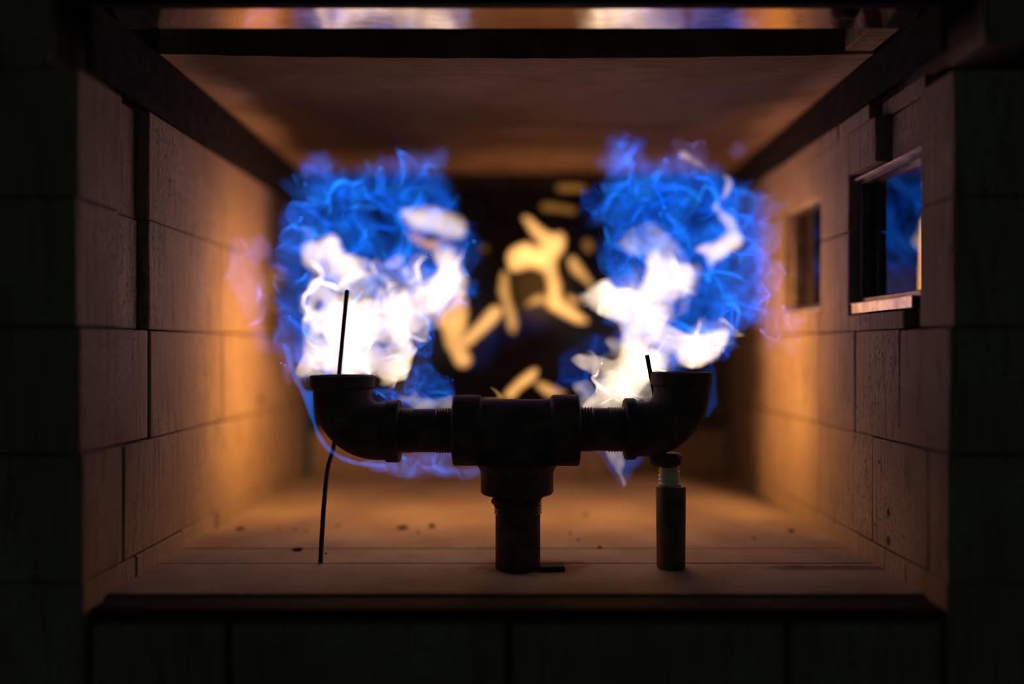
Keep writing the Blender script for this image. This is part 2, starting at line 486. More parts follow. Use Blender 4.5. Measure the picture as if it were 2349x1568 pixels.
# ------------------------------------------------------------------ windows
def window(name, a, b, label, gx):
    y0, y1 = a - DP, b - DP
    root = empty(name, (XW + 0.02, (y0 + y1) / 2, ZS))
    tag(root, label, None, None, 'structure')
    e = 0.001
    x0, x1 = XW + gx, XW + gx + 0.018
    fw = 0.007
    pts = [('frame_rail', x0, x1, y0 + e, y1 - e, ZT - 0.010, ZT - 0.002 - 0.003),
           ('frame_rail', x0, x1, y0 + e, y1 - e, ZS + 0.012, ZS + 0.018),
           ('frame_stile', x0, x1, y0 + e, y0 + e + fw, ZS + 0.018, ZT - 0.010),
           ('frame_stile', x0, x1, y1 - e - 0.004, y1 - e, ZS + 0.018, ZT - 0.010)]
    for n, xa, xb, ya, yb, za, zb in pts:
        box_obj(n, xa, xb, ya, yb, za, zb, M_FRAME, root, 0.0008)
    bm = bmesh.new()
    add_box(bm, XW + 0.002, x1, y0 + 0.012, y1 - e, ZS + 0.0105, ZS + 0.0125, 0.0006)
    add_box(bm, XW + 0.002, XW + 0.004, y0 + 0.012, y1 - 0.004, ZS + 0.001, ZS + 0.0120, 0.0006)
    bm_obj('sill', bm, M_SILL, root)
    bm = bmesh.new()
    add_box(bm, XW + 0.006, x1, y0 + e, y1 - e, ZT - 0.0055, ZT - 0.0035, 0.0005)
    bm_obj('head_strip', bm, M_SILL, root)
    bm = bmesh.new()
    add_box(bm, x0 + 0.009, x0 + 0.012, y0 + e + fw, y1 - e - 0.004, ZS + 0.018, ZT - 0.010, 0.0)
    bm_obj('pane', bm, M_GLASS, root)
    bm = bmesh.new()
    add_box(bm, x1 + 0.05, x1 + 0.055, y0 + 0.001, y1 - 0.001, ZS + 0.001, ZT - 0.001, 0.0)
    bm_obj('outer_shutter', bm, M_SOOT, root)
    return root
window('window_1', *WIN[0], 'small glazed window in the right wall, nearer the front, reflecting blue flame', 0.012)
window('window_2', *WIN[1], 'small glazed window in the right wall, deeper in behind the flame', 0.012)

# ------------------------------------------------------------------ burner of pipe fittings
B = empty('pipe_burner', PX(1188, 1300))
tag(B, 'black iron pipe burner with a tee and two upturned elbows on a riser', 'burner')

def at(u, v): return PX(u, v)
def zig(t0, t1, r, amp, pitch):
    out = []; t = t0; k = 0
    n = max(2, int(round(abs(t1 - t0) / (pitch / 2))))
    for k in range(n + 1):
        out.append((t0 + (t1 - t0) * k / n, r + (amp if k % 2 else 0)))
    return out

# tee
bm = bmesh.new()
o = at(1184, 986)
def px(p): return [(t * S, r * S) for t, r in p]
add_lathe(bm, px([(-144, 53), (-144, 77), (-141, 81), (-86, 81), (-80, 78), (-77, 71), (77, 71), (80, 77), (86, 81), (141, 82), (144, 78), (144, 53)]), o, 'x', 64)
ob = at(1186, 1130)
add_lathe(bm, px([(120, 60), (80, 74), (70, 100), (64, 92), (56, 86), (48, 83.5), (4, 83.5), (0, 80), (0, 53)]), ob, 'z', 64)
bm_obj('tee', bm, M_IRON, B, True)
# riser
bm = bmesh.new()
add_lathe(bm, px([(-178, 44), (-178, 50), (-176, 51.5), (10, 51.5), (10, 44)]), at(1188, 1130), 'z', 56)
riser = bm_obj('riser_pipe', bm, M_IRON, B, True)
bm = bmesh.new()
add_lathe(bm, px(zig(-48, 2, 51, 4.2, 7)), at(1188, 1130), 'z', 56)
bm_obj('thread', bm, M_THREAD, riser)
bm = bmesh.new()
pth, rd = [], []
for k in range(30):
    a = math.radians(150 + 230 * k / 29)
    rr = 53 + 2 * math.sin(k * 1.7)
    pth.append(at(1188, 1140 + 10 * math.sin(k * 0.22) + 2 * math.sin(k * 2.1)) + Vector((math.cos(a) * rr * S, math.sin(a) * rr * S, 0)))
    rd.append((6.0 + 2.6 * math.sin(k * 1.3) + 1.5 * math.sin(k * 2.9)) * S * (1 if 0 < k < 29 else 0.3))
add_tube(bm, pth, rd, 10)
bm_obj('sealant_bead', bm, M_THREAD, riser, True)
# nipples
for (u0, u1, v, r) in ((912, 1046, 987, 49.5), (1324, 1440, 984.5, 49)):
    bm = bmesh.new()
    add_lathe(bm, px([(0, 42), (0, r), (u1 - u0, r), (u1 - u0, 42)]), at(u0, v), 'x', 56)
    nip = bm_obj('nipple', bm, M_IRON, B, True)
    L = u1 - u0
    for a, b in ((2, 36), (L - 46, L - 4)):
        bm = bmesh.new()
        add_lathe(bm, px(zig(a, b, r - 0.5, 3.2, 6.5)), at(u0, v), 'x', 56)
        bm_obj('thread', bm, M_THREAD, nip)

def elbow(name, uv, vtop, hv, hu0, hu1, rc_v, rc_h, rb, R, sgn):
    """uv axis of the upturned mouth, vtop its rim, hv axis of the run, hu0..hu1 collar on the run; sgn +1 when the run leaves to the right"""
    bm = bmesh.new()
    # mouth collar, hollow
    add_lathe(bm, px([(-34, rb - 2), (-30, rb + 3), (-26, rc_v - 1), (-3, rc_v), (0, rc_v - 3), (0, rc_v - 14), (-3, rc_v - 17), (-60, rc_v - 20)]), at(uv, vtop), 'z', 64)
    # run collar
    w = (hu1 - hu0)
    pr = [(0, rb - 3), (2, rc_h - 3), (6, rc_h), (w - 3, rc_h), (w, rc_h - 3), (w, 50)]
    if sgn > 0: add_lathe(bm, px(pr), at(hu0, hv), 'x', 64)
    else: add_lathe(bm, px([(-t, r) for t, r in pr]), at(hu1, hv), 'x', 64)
    # swept bend
    c = (uv + sgn * R, hv - R)
    path = [at(uv, vtop + 26), at(uv, (vtop + 26 + hv - R) / 2)]
    for k in range(17):
        a = math.pi / 2 * k / 16
        path.append(at(c[0] - sgn * R * math.cos(a), c[1] + R * math.sin(a)))
    path.append(at(hu0 + 4 if sgn > 0 else hu1 - 4, hv))
    rads = [rb * S] * len(path)
    add_tube(bm, path, rads, 56, cap=False)
    return bm_obj(name, bm, M_IRON, B, True)
elbow('elbow', 786, 860, 988, 884, 918, 74, 71.5, 66, 82, +1)
elbow('elbow', 1562, 853, 983, 1432, 1460, 70.5, 70.5, 63, 84, -1)

# support leg under the right elbow
SL = empty('support_leg', PX(1539, 1300))
tag(SL, 'short steel tube with a pale bolt propping up the right elbow', 'support')
bm = bmesh.new()
add_lathe(bm, px([(0, 24), (0, 31), (2, 32.5), (184, 34), (186, 33), (186, 25), (150, 24)]), at(1539, 1300), 'z', 48)
bm_obj('sleeve', bm, M_SLEEVE, SL, True)
bm = bmesh.new()
add_lathe(bm, px([(-40, 18)] + zig(-30, 52, 21.5, 3.2, 9.5) + [(54, 18)]), at(1535, 1113), 'z', 40)
bm_obj('bolt', bm, M_ZINC, SL)
bm = bmesh.new()
add_lathe(bm, px([(0, 20), (0, 30), (6, 37), (9, 36), (13, 39), (22, 39), (26, 36), (29, 30)]), at(1527, 1067), 'z', 24)
for v in bm.verts:
    v.co += Vector((rnd.uniform(-1, 1), rnd.uniform(-1, 1), rnd.uniform(-1, 1))) * 1.8 * S
bm_obj('nut', bm, M_THREAD, SL, True)

# bent wire rod behind the left elbow
def smooth_path(pts, n=10):
    P = [pts[0]] + pts + [pts[-1]]
    out = []
    for i in range(1, len(P) - 2):
        for k in range(n):
            t = k / n
            p0, p1, p2, p3 = P[i - 1], P[i], P[i + 1], P[i + 2]
            out.append(0.5 * ((2 * p1) + (p2 - p0) * t + (2 * p0 - 5 * p1 + 4 * p2 - p3) * t * t + (3 * p1 - p0 - 3 * p2 + p3) * t ** 3))
    out.append(pts[-1])
    return out
rt = empty('wire_rod', PX(735, 1291, .866))
tag(rt, 'thin black bent rod standing on the floor behind the left elbow', 'rod')
bm = bmesh.new()
pp = smooth_path([PX(735, 1290, .866), PX(743, 1160, .875), PX(752, 1075, .885), PX(768, 1010, .895), PX(775, 900, .897)])
add_tube(bm, pp, 5.6 * S, 14)
bm_obj('lower_rod', bm, M_ROD, rt, True)
bm = bmesh.new()
pp = smooth_path([PX(775, 902, .897), PX(778, 858, .897), PX(787, 760, .896), PX(796, 667, .895)])
add_tube(bm, pp + [PX(796.3, 664, .895)], [5.6 * S] * len(pp) + [3 * S], 14)
bm_obj('tip', bm, M_ROD, rt, True)
# flat strip at the right elbow
bm = bmesh.new()
a0, a1 = PX(1484, 814, .852), PX(1503, 915, .852)
d = (a1 - a0).normalized(); nrm = Vector((0, 1, 0)).cross(d).normalized()
vs = []
for p in (a0, a1):
    for sx, sy in ((-1, -1), (1, -1), (1, 1), (-1, 1)):
        vs.append(bm.verts.new(p + nrm * sx * 4.6 * S + Vector((0, sy * 2.6 * S, 0))))
for k in range(4): bm.faces.new((vs[k], vs[(k + 1) % 4], vs[4 + (k + 1) % 4], vs[4 + k]))
bm.faces.new(vs[:4]); bm.faces.new(vs[4:])
bmesh.ops.bevel(bm, geom=list(bm.edges), offset=0.6 * S, segments=1, affect='EDGES')
tag(bm_obj('metal_strip', bm, M_ROD), 'short black metal strip leaning against the mouth of the right elbow', 'strip')

# shim at the riser foot
bm = bmesh.new()
p = PX(1268, 1302)
add_box(bm, p.x - 0.013, p.x + 0.011, -0.016, 0.004, 0.0003, 0.0042, 0.0008, 0.0006, rnd)
tag(bm_obj('shim_plate', bm, M_SOOT), 'small black flat scrap on the floor against the riser pipe', 'shim')

# loose flakes on the floor
def chip(u, v, w, hgt, label, group=None):
    D = F * CAMZ / (v - CY)
    c = PX(u, v, D)
    rw = w / 2 * D / F
    rd_ = rw * rnd.uniform(0.7, 1.2)
    n = 9
    bm = bmesh.new()
    top, bot = [], []
    for k in range(n):
        a = 2 * math.pi * k / n
        q = rnd.uniform(0.7, 1.1)
        x, y = c.x + rw * q * math.cos(a), c.y + rd_ * q * math.sin(a)
        bot.append(bm.verts.new((x, y, 0.0004)))
        top.append(bm.verts.new((c.x + (x - c.x) * 0.75, c.y + (y - c.y) * 0.75, 0.0004 + hgt * rnd.uniform(0.6, 1.2))))
    bm.faces.new(top); bm.faces.new(bot)
    for k in range(n): bm.faces.new((bot[k], bot[(k + 1) % n], top[(k + 1) % n], top[k]))
    tag(bm_obj('charred_flake', bm, M_CHIP), label, 'flake', group)
chip(682, 1261, 30, 0.0018, 'dark flat flake on the floor seam just left of the thin rod')
chip(550, 1214, 24, 0.0022, 'dark blurred flake on the floor nearest the left wall')
chip(925, 1211, 30, 0.0022, 'long dark flake on the floor between thin rod and riser pipe')
chip(990, 1209, 18, 0.0035, 'humped dark flake on the floor right beside the long flake')
chip(1815, 1220, 17, 0.0022, 'lone dark flake on the floor near the right wall')
chip(1343, 1181, 15, 0.002, 'small dark flake on the floor between riser and support tube')
for u, v, w, lb in ((640, 1212, 8, 'tiny dark crumb on the floor, leftmost of three left of the thin rod'),
                    (678, 1216, 8, 'tiny dark crumb on the floor, middle of three left of the thin rod'),
                    (702, 1219, 7, 'tiny dark crumb on the floor, nearest of three left of the thin rod'),
                    (776, 1206, 11, 'round dark crumb on the floor a little right of the thin rod'),
                    (748, 1271, 6, 'tiny dark crumb on the floor close to the foot of the thin rod'),
                    (960, 1222, 9, 'tiny dark crumb between the long flake and the humped flake'),
                    (1308, 1224, 8, 'tiny dark crumb right of the riser pipe, farther of a close pair'),
                    (1327, 1239, 7, 'tiny dark crumb right of the riser pipe, nearer of a close pair'),
                    (1730, 1236, 8, 'tiny dark crumb between the support tube and the lone flake'),
                    (1375, 1256, 12, 'flat dark crumb on the floor seam right of the riser pipe')):
    chip(u, v, w, 0.0014, lb, 'crumbs on the furnace floor')

# ------------------------------------------------------------------ flames
def perlin(x, y, seed):
    g = np.random.RandomState(seed)
    ang = g.rand(64, 64) * 2 * np.pi
    gx, gy = np.cos(ang), np.sin(ang)
    xi, yi = np.floor(x).astype(int), np.floor(y).astype(int)
    xf, yf = x - xi, y - yi
    def dot(i, j, dx, dy): return gx[i % 64, j % 64] * dx + gy[i % 64, j % 64] * dy
    u, v = xf ** 3 * (xf * (xf * 6 - 15) + 10), yf ** 3 * (yf * (yf * 6 - 15) + 10)
    a = dot(xi, yi, xf, yf) * (1 - u) + dot(xi + 1, yi, xf - 1, yf) * u
    b = dot(xi, yi + 1, xf, yf - 1) * (1 - u) + dot(xi + 1, yi + 1, xf - 1, yf - 1) * u
    return (a * (1 - v) + b * v) * 1.5
def fbm(x, y, seed, octv=3, gain=0.5):
    s, a = 0, 1.0
    for k in range(octv):
        s = s + a * perlin(x * 2 ** k + 13.7 * k, y * 2 ** k + 5.1 * k, seed + k); a *= gain
    return s

def densify(poly, n=6):
    P = np.array(poly, float)
    m = len(P); out = []
    for i in range(m):
        p0, p1, p2, p3 = P[i - 1], P[i], P[(i + 1) % m], P[(i + 2) % m]
        for k in range(n):
            t = k / n
            out.append(0.5 * (2 * p1 + (p2 - p0) * t + (2 * p0 - 5 * p1 + 4 * p2 - p3) * t * t + (3 * p1 - p0 - 3 * p2 + p3) * t ** 3))
    return np.array(out)

def sdf(poly, U, V):
    """positive inside"""
    d2 = np.full(U.shape, 1e18); ins = np.zeros(U.shape, bool)
    m = len(poly)
    for i in range(m):
        a, b = poly[i], poly[(i + 1) % m]
        e = b - a
        L = max(e.dot(e), 1e-9)
        t = np.clip(((U - a[0]) * e[0] + (V - a[1]) * e[1]) / L, 0, 1)
        d2 = np.minimum(d2, (U - a[0] - t * e[0]) ** 2 + (V - a[1] - t * e[1]) ** 2)
        c = ((a[1] > V) != (b[1] > V))
        with np.errstate(divide='ignore', invalid='ignore'):
            xi = (b[0] - a[0]) * (V - a[1]) / (b[1] - a[1]) + a[0]
        ins ^= c & (U < xi)
    d = np.sqrt(d2)
    return np.where(ins, d, -d)

def flame(name, poly, mat, parent, depth, thick, soft, seed, step=5.0, holes=(), edge=(6, 40), warp=(0, 60), crump=(0.0, 60), tmod=(0.0, 60), smooth_n=6):
    """A glowing body grown from an outline. depth(v) distance from the lens; thick max thickness (m);
    soft px over which it swells; edge raggedness (px, size); warp in-plane folding (px, size);
    crump folding in depth (m, size); tmod thickness variation (0..1, size)."""
    P = densify(poly, smooth_n)
    pad = edge[0] * 2 + step * 2
    u = np.arange(P[:, 0].min() - pad, P[:, 0].max() + pad + step, step)
    v = np.arange(P[:, 1].min() - pad, P[:, 1].max() + pad + step, step)
    U, V = np.meshgrid(u, v, indexing='ij')
    sd = sdf(P, U, V)
    for hpoly in holes:
        sd = np.minimum(sd, -sdf(densify(hpoly, 6), U, V))
    sd = sd + edge[0] * fbm(U / edge[1], V / edge[1], seed, 2)
    ins = sd > 0
    seen = np.zeros(ins.shape, bool)
    for i0, j0 in zip(*np.where(ins)):
        if seen[i0, j0]: continue
        st, comp = [(i0, j0)], []
        seen[i0, j0] = True
        while st:
            i, j = st.pop(); comp.append((i, j))
            for a, b in ((i + 1, j), (i - 1, j), (i, j + 1), (i, j - 1)):
                if 0 <= a < ins.shape[0] and 0 <= b < ins.shape[1] and ins[a, b] and not seen[a, b]:
                    seen[a, b] = True; st.append((a, b))
        if len(comp) < 25:
            for i, j in comp: ins[i, j] = False; sd[i, j] = -0.5 * step
    # keep a vertex when it or a neighbour is inside
    cell = ins[:-1, :-1] | ins[1:, :-1] | ins[:-1, 1:] | ins[1:, 1:]
    use = np.zeros(U.shape, bool)
    use[:-1, :-1] |= cell; use[1:, :-1] |= cell; use[:-1, 1:] |= cell; use[1:, 1:] |= cell
    # pull outside vertices on to the outline
    gu, gv = np.gradient(sd, step)
    gl = np.maximum(gu ** 2 + gv ** 2, 0.15)
    out = use & ~ins
    mv = np.clip(-sd / gl, 0, step * 0.9)
    U2 = np.where(out, U + gu * mv, U); V2 = np.where(out, V + gv * mv, V)
    dd = np.maximum(sd, 0)
    h = 1 - np.exp(-dd / soft)
    h = h * (1 + tmod[0] * np.clip(fbm(U / tmod[1], V / tmod[1], seed + 31, 3), -1, 1))
    h = np.maximum(h, 0.02) * thick
    h = np.where(out, 0, h)
    wu = warp[0] * fbm(U2 / warp[1], V2 / warp[1], seed + 51, 2, 0.4) if warp[0] else 0
    wv = warp[0] * fbm(U2 / warp[1] + 9, V2 / warp[1] + 3, seed + 61, 2, 0.4) if warp[0] else 0
    D0 = np.vectorize(depth)(V2) if callable(depth) else np.full(U.shape, float(depth))
    Y = crump[0] * fbm(U2 / crump[1], V2 / crump[1], seed + 71, 2, 0.4) if crump[0] else np.zeros(U.shape)
    X = (U2 + wu - CX) * D0 / F
    Z = CAMZ + (CY - V2 - wv) * D0 / F
    Yw = D0 - DP + Y
    Pos = np.stack([X, Yw, Z], -1)
    du = np.gradient(Pos, axis=0); dv = np.gradient(Pos, axis=1)
    N = np.cross(du, dv); N /= np.maximum(np.linalg.norm(N, axis=-1, keepdims=True), 1e-12)
    # never thicker than the folds allow, so the skin does not turn inside out
    kap = np.zeros(U.shape)
    for ax in (0, 1):
        dn = np.linalg.norm(np.diff(N, axis=ax), axis=-1); dp = np.linalg.norm(np.diff(Pos, axis=ax), axis=-1)
        q = dn / np.maximum(dp, 1e-7)
        a_, b_ = (slice(None, -1), slice(None)), (slice(1, None), slice(None))
        if ax: a_, b_ = a_[::-1], b_[::-1]
        kap[a_] = np.maximum(kap[a_], q); kap[b_] = np.maximum(kap[b_], q)
    if thick < 0.009: h = np.where(out, 0, np.minimum(h, 0.8 / np.maximum(kap, 1.0)))
    A = Pos + N * h[..., None] * 0.5
    Bk = Pos - N * h[..., None] * 0.5
    idx = -np.ones(U.shape, int); idb = -np.ones(U.shape, int)
    ii, jj = np.where(use)
    verts = [A[i, j] for i, j in zip(ii, jj)]
    idx[ii, jj] = np.arange(len(ii)); idb[ii, jj] = idx[ii, jj]
    # the rim is shared, the rest has a back vertex
    full = np.zeros(U.shape, int)
    full[:-1, :-1] += cell; full[1:, :-1] += cell; full[:-1, 1:] += cell; full[1:, 1:] += cell
    inner = use & (full == 4) & (h > 0)
    bi, bj = np.where(inner)
    idb[bi, bj] = len(verts) + np.arange(len(bi))
    verts += [Bk[i, j] for i, j in zip(bi, bj)]
    faces = []
    ci, cj = np.where(cell)
    for i, j in zip(ci, cj):
        q = ((i, j), (i + 1, j), (i + 1, j + 1), (i, j + 1))
        for tri in ((0, 1, 2), (0, 2, 3)):
            f = tuple(idx[q[k]] for k in tri); b = tuple(idb[q[k]] for k in tri[::-1])
            if set(f) == set(b): continue
            faces.append(f); faces.append(b)
    return mesh_obj(name, verts, faces, mat, parent, True)

M_WHITE = mat_flame('white_hot_flame', (1.0, 0.74, 0.51), 31.0)
M_PALE = mat_flame('pale_flame', (0.85, 0.72, 0.72), 28.0)
M_VEIL = mat_flame('white_flame_veil', (1.0, 0.78, 0.62), 85.0)
M_ORANGE = mat_flame('orange_flame', (1.0, 0.47, 0.13), 105.0)
M_AMBER = mat_flame('amber_glow', (1.0, 0.42, 0.08), 40.0)
M_BLUE = mat_flame('blue_flame_glow', (0.002, 0.115, 0.95), 42.0)
M_BLUE2 = mat_flame('light_blue_flame', (0.010, 0.20, 1.0), 52.0)
M_VIOLET = mat_flame('violet_flame', (0.32, 0.25, 1.0), 40.0)

def cr(pts, ox, oy, sc): return [(ox + a / sc, oy + b / sc) for a, b in pts]
def c3(pts): return cr(pts, 500, 300, 2.613)
def c4(pts): return cr(pts, 1030, 300, 2.413)
def c5(pts): return cr(pts, 1270, 280, 2.24)
def c2(pts): return cr(pts, 1080, 780, 2.8)
def c1(pts): return cr(pts, 680, 780, 4.612)
def lamp(name, parent, u, v, D, col, watts, rad):
    l = bpy.data.lights.new(name, 'POINT')
    l.color = col; l.energy = watts; l.shadow_soft_size = rad
    o = bpy.data.objects.new(name, l)
    o.location = PX(u, v, D)
    link(o, parent)
    return o
def glow(parent, loc, rot, a, b, watts):  # unseen one-sided lamp added inside a flame, aimed at wall and floor
    l = bpy.data.lights.new('flame_fill_light', 'AREA')
    l.shape = 'ELLIPSE'; l.size = a; l.size_y = b
    l.color = (1.0, 0.43, 0.075); l.energy = watts
    o = bpy.data.objects.new('flame_fill_light', l)
    o.location = loc; o.rotation_euler = rot
    return link(o, parent)
def lean(v0, d0, v1, d1):
    return lambda v: d0 + (d1 - d0) * min(max((v - v0) / (v1 - v0), 0.0), 1.25)

# ---- left flame
FL = empty('flame', PX(786, 858, .88))
tag(FL, 'big flame over the left elbow, blue crown above a white body', 'flame')
blueL = [(668, 425), (700, 395), (735, 352), (765, 385), (800, 400), (850, 385), (885, 400), (880, 365), (915, 352), (950, 360), (985, 350), (1010, 385), (1030, 430), (1045, 480), (1078, 560), (1080, 640), (1060, 700), (1000, 740), (960, 800), (900, 830), (800, 850), (700, 850), (650, 800), (632, 745), (640, 700), (655, 650), (645, 560), (660, 490), (685, 450)]
inL = lean(860, .912, 380, 1.02)
for k, (dd, mt) in enumerate(((0.0, M_BLUE2), (0.06, M_BLUE), (0.14, M_BLUE), (0.25, M_BLUE2))):
    flame('blue_sheet', blueL, mt, FL, (lambda d: (lambda v: inL(v) + d))(dd), 0.0012, 7, 100 + 17 * k, 4.0,
          edge=(20, 60), warp=(32, 58), crump=(0.036, 62), tmod=(1.6, 65))
upL = lean(860, .925, 450, 1.16)
flame('white_core', c3([(560, 880), (700, 960), (760, 985), (850, 1000), (1010, 990), (970, 850), (1060, 900), (1180, 920), (1300, 840), (1290, 740), (1330, 700), (1420, 690), (1460, 780), (1500, 860), (1490, 940), (1400, 1010), (1310, 1110), (1200, 1190), (1150, 1230), (1180, 1320), (1140, 1440), (1050, 1520), (960, 1530), (930, 1475), (560, 1475), (470, 1450), (500, 1330), (540, 1180), (510, 1120), (530, 1000)]),
      M_WHITE, FL, upL, 0.030, 22, 11, 5.0, holes=[c3([(600, 1010), (630, 1040), (600, 1090), (570, 1060)])], edge=(6, 50), crump=(0.012, 110), tmod=(0.95, 70))
flame('white_sheet', c3([(540, 660), (700, 600), (800, 740), (1000, 800), (1300, 700), (1430, 680), (1520, 860), (1420, 1020), (1230, 1200), (1200, 1330), (1100, 1500), (930, 1480), (560, 1480), (450, 1450), (490, 1300), (480, 1000)]),
      M_VEIL, FL, lambda v: upL(v) - 0.02, 0.0015, 9, 13, 4.0, edge=(14, 50), warp=(26, 55), crump=(0.030, 60), tmod=(1.6, 60))
flame('white_tongue', c3([(685, 610), (740, 680), (770, 730), (880, 770), (980, 790), (1090, 740), (1100, 790), (1000, 830), (900, 830), (850, 900), (760, 960), (700, 900), (620, 860), (500, 790), (520, 680), (600, 660)]),
      M_WHITE, FL, upL, 0.028, 18, 23, 4.5, edge=(5, 50), crump=(0.01, 100), tmod=(0.6, 60))
flame('white_cap', c3([(1100, 480), (1240, 450), (1330, 465), (1480, 530), (1480, 640), (1400, 650), (1290, 620), (1180, 600), (1130, 560)]),
      M_WHITE, FL, 1.20, 0.036, 14, 37, 4.5, edge=(4, 50), tmod=(0.4, 60))
flame('amber_lobe', c3([(1140, 590), (1250, 640), (1340, 650), (1380, 665), (1290, 722), (1200, 690), (1145, 630)]),
      M_ORANGE, FL, 1.21, 0.010, 12, 39, 4.0, edge=(3, 40))
flame('orange_drip', c3([(1310, 1110), (1400, 990), (1480, 960), (1500, 1150), (1480, 1260), (1530, 1360), (1510, 1410), (1430, 1420), (1380, 1330), (1340, 1220)]),
      M_ORANGE, FL, 1.22, 0.012, 11, 41, 4.0, edge=(4, 50), tmod=(0.3, 60))
flame('pale_wisp', c3([(860, 830), (940, 810), (960, 900), (900, 1000), (820, 1000), (800, 930)]), M_PALE, FL, 1.05, 0.010, 12, 43, 4.0, tmod=(0.5, 40))
flame('pale_wisp', c3([(320, 790), (400, 800), (420, 900), (360, 1000), (380, 1080), (330, 1100), (280, 1000), (270, 880)]), M_AMBER, FL, 1.08, 0.0035, 14, 45, 4.0, edge=(8, 40), tmod=(0.6, 40))
flame('violet_veil', c3([(90, 640), (270, 630), (300, 720), (270, 800), (300, 950), (300, 1150), (330, 1290), (450, 1380), (470, 1480), (350, 1410), (250, 1330), (190, 1120), (90, 1050), (60, 900)]),
      M_VIOLET, FL, lambda v: .98, 0.0036, 14, 47, 4.5, edge=(10, 60), warp=(16, 60), crump=(0.02, 60), tmod=(0.8, 60))
flame('edge_film', [(645, 790), (665, 795), (682, 850), (700, 890), (722, 900), (722, 950), (740, 1000), (770, 1035), (820, 1056), (880, 1062), (880, 1072), (820, 1068), (765, 1046), (730, 1010), (708, 950), (690, 905), (668, 860)],
      M_BLUE2, FL, .885, 0.0100, 6, 53, 3.0, edge=(2, 30))
flame('blue_base', c1([(790, 520), (900, 500), (1040, 470), (1180, 330), (1250, 200), (1420, 150), (1480, 280), (1620, 480), (1700, 580), (1650, 720), (1100, 740), (1000, 690), (860, 640)]),
      M_BLUE2, FL, .915, 0.0018, 14, 59, 4.0, edge=(8, 50), warp=(16, 50), crump=(0.02, 50), tmod=(0.9, 45))
flame('blue_base', c1([(790, 500), (1040, 440), (1250, 240), (1480, 320), (1640, 520), (1660, 740), (1100, 760), (900, 700)]),
      M_BLUE, FL, .95, 0.0019, 14, 63, 4.0, edge=(8, 50), warp=(18, 45), crump=(0.02, 50), tmod=(0.9, 45))
flame('white_lick', c1([(1060, 600), (1180, 580), (1250, 520), (1330, 600), (1480, 610), (1640, 560), (1660, 740), (1300, 760), (1160, 680)]),
      M_PALE, FL, .93, 0.012, 9, 67, 3.5, edge=(4, 40), tmod=(0.7, 40))
glow(FL, (-0.235, 0.265, 0.215), (0, math.radians(90), math.radians(-22)), 0.32, 0.13, 0.98)
glow(FL, (-0.13, 0.27, 0.15), (0, 0, 0), 0.22, 0.14, 0.38)

# ---- right flame
FR = empty('flame', PX(1562, 852, .88))
tag(FR, 'big flame over the right elbow, tall and wide with ragged blue right side', 'flame')
blueR = [(1350, 470), (1365, 440), (1410, 420), (1385, 385), (1395, 345), (1420, 320), (1445, 330), (1475, 360), (1510, 375), (1560, 370), (1610, 380), (1650, 400), (1690, 430), (1730, 440), (1762, 460), (1765, 540), (1768, 640), (1765, 740), (1740, 735), (1700, 760), (1665, 800), (1600, 830), (1540, 850), (1480, 840), (1420, 760), (1390, 640), (1385, 560), (1400, 510), (1365, 505)]
inR = lean(860, .885, 380, 1.0)
for k, (dd, mt) in enumerate(((0.0, M_BLUE), (0.05, M_BLUE2), (0.11, M_BLUE), (0.18, M_BLUE), (0.28, M_BLUE2))):
    flame('blue_sheet', blueR, mt, FR, (lambda d: (lambda v: inR(v) + d))(dd), 0.0012, 7, 300 + 19 * k, 4.0,
          edge=(20, 60), warp=(32, 58), crump=(0.036, 62), tmod=(1.6, 65))
upR = lean(900, .90, 500, 1.15)
flame('white_core', c5([(150, 890), (280, 800), (310, 830), (400, 870), (470, 780), (460, 690), (500, 650), (560, 670), (640, 720), (710, 740), (730, 810), (690, 880), (600, 920), (540, 935), (560, 950), (600, 980), (590, 1020), (620, 1060), (700, 1110), (780, 1070), (870, 1050), (915, 1100), (880, 1180), (800, 1240), (720, 1260), (640, 1240), (610, 1200), (590, 1270), (500, 1320), (440, 1420), (360, 1470), (150, 1475), (210, 1370), (200, 1300), (90, 1230), (130, 1200), (240, 1200), (320, 1210), (340, 1050), (260, 990), (180, 950)]),
      M_WHITE, FR, upR, 0.030, 22, 71, 5.0, edge=(6, 50), crump=(0.012, 110), tmod=(0.95, 75))
flame('white_sheet', c5([(130, 880), (300, 790), (450, 760), (470, 620), (600, 650), (760, 760), (700, 920), (640, 1040), (900, 1030), (940, 1110), (800, 1250), (610, 1280), (440, 1430), (340, 1470), (140, 1470), (180, 1300), (70, 1230), (300, 1180), (310, 1030)]),
      M_VEIL, FR, lambda v: upR(v) - 0.02, 0.0015, 9, 77, 4.0, edge=(14, 50), warp=(26, 55), crump=(0.030, 60), tmod=(1.6, 60))
flame('white_scroll', c5([(720, 650), (850, 590), (880, 540), (850, 490), (820, 430), (870, 370), (890, 310), (860, 275), (790, 250), (700, 205), (640, 170), (650, 140), (700, 160), (800, 230), (880, 260), (915, 310), (900, 370), (855, 430), (930, 490), (970, 580), (950, 650), (870, 700), (820, 750), (800, 790), (780, 690)]),
      M_WHITE, FR, 1.06, 0.034, 12, 73, 4.0, edge=(5, 45), tmod=(0.6, 60))
flame('pale_wisp', c5([(300, 640), (390, 540), (480, 505), (560, 540), (640, 610), (700, 720), (640, 730), (560, 680), (500, 660), (460, 700), (400, 690), (330, 650)]),
      M_PALE, FR, 1.03, 0.011, 12, 79, 4.0, edge=(8, 45), tmod=(0.8, 50))
flame('pale_wisp', c5([(85, 1340), (150, 1320), (190, 1330), (260, 1380), (330, 1250), (480, 1270), (500, 1360), (400, 1460), (150, 1470), (130, 1420)]),
      M_PALE, FR, .92, 0.012, 12, 83, 4.0, edge=(6, 40), tmod=(0.8, 40))
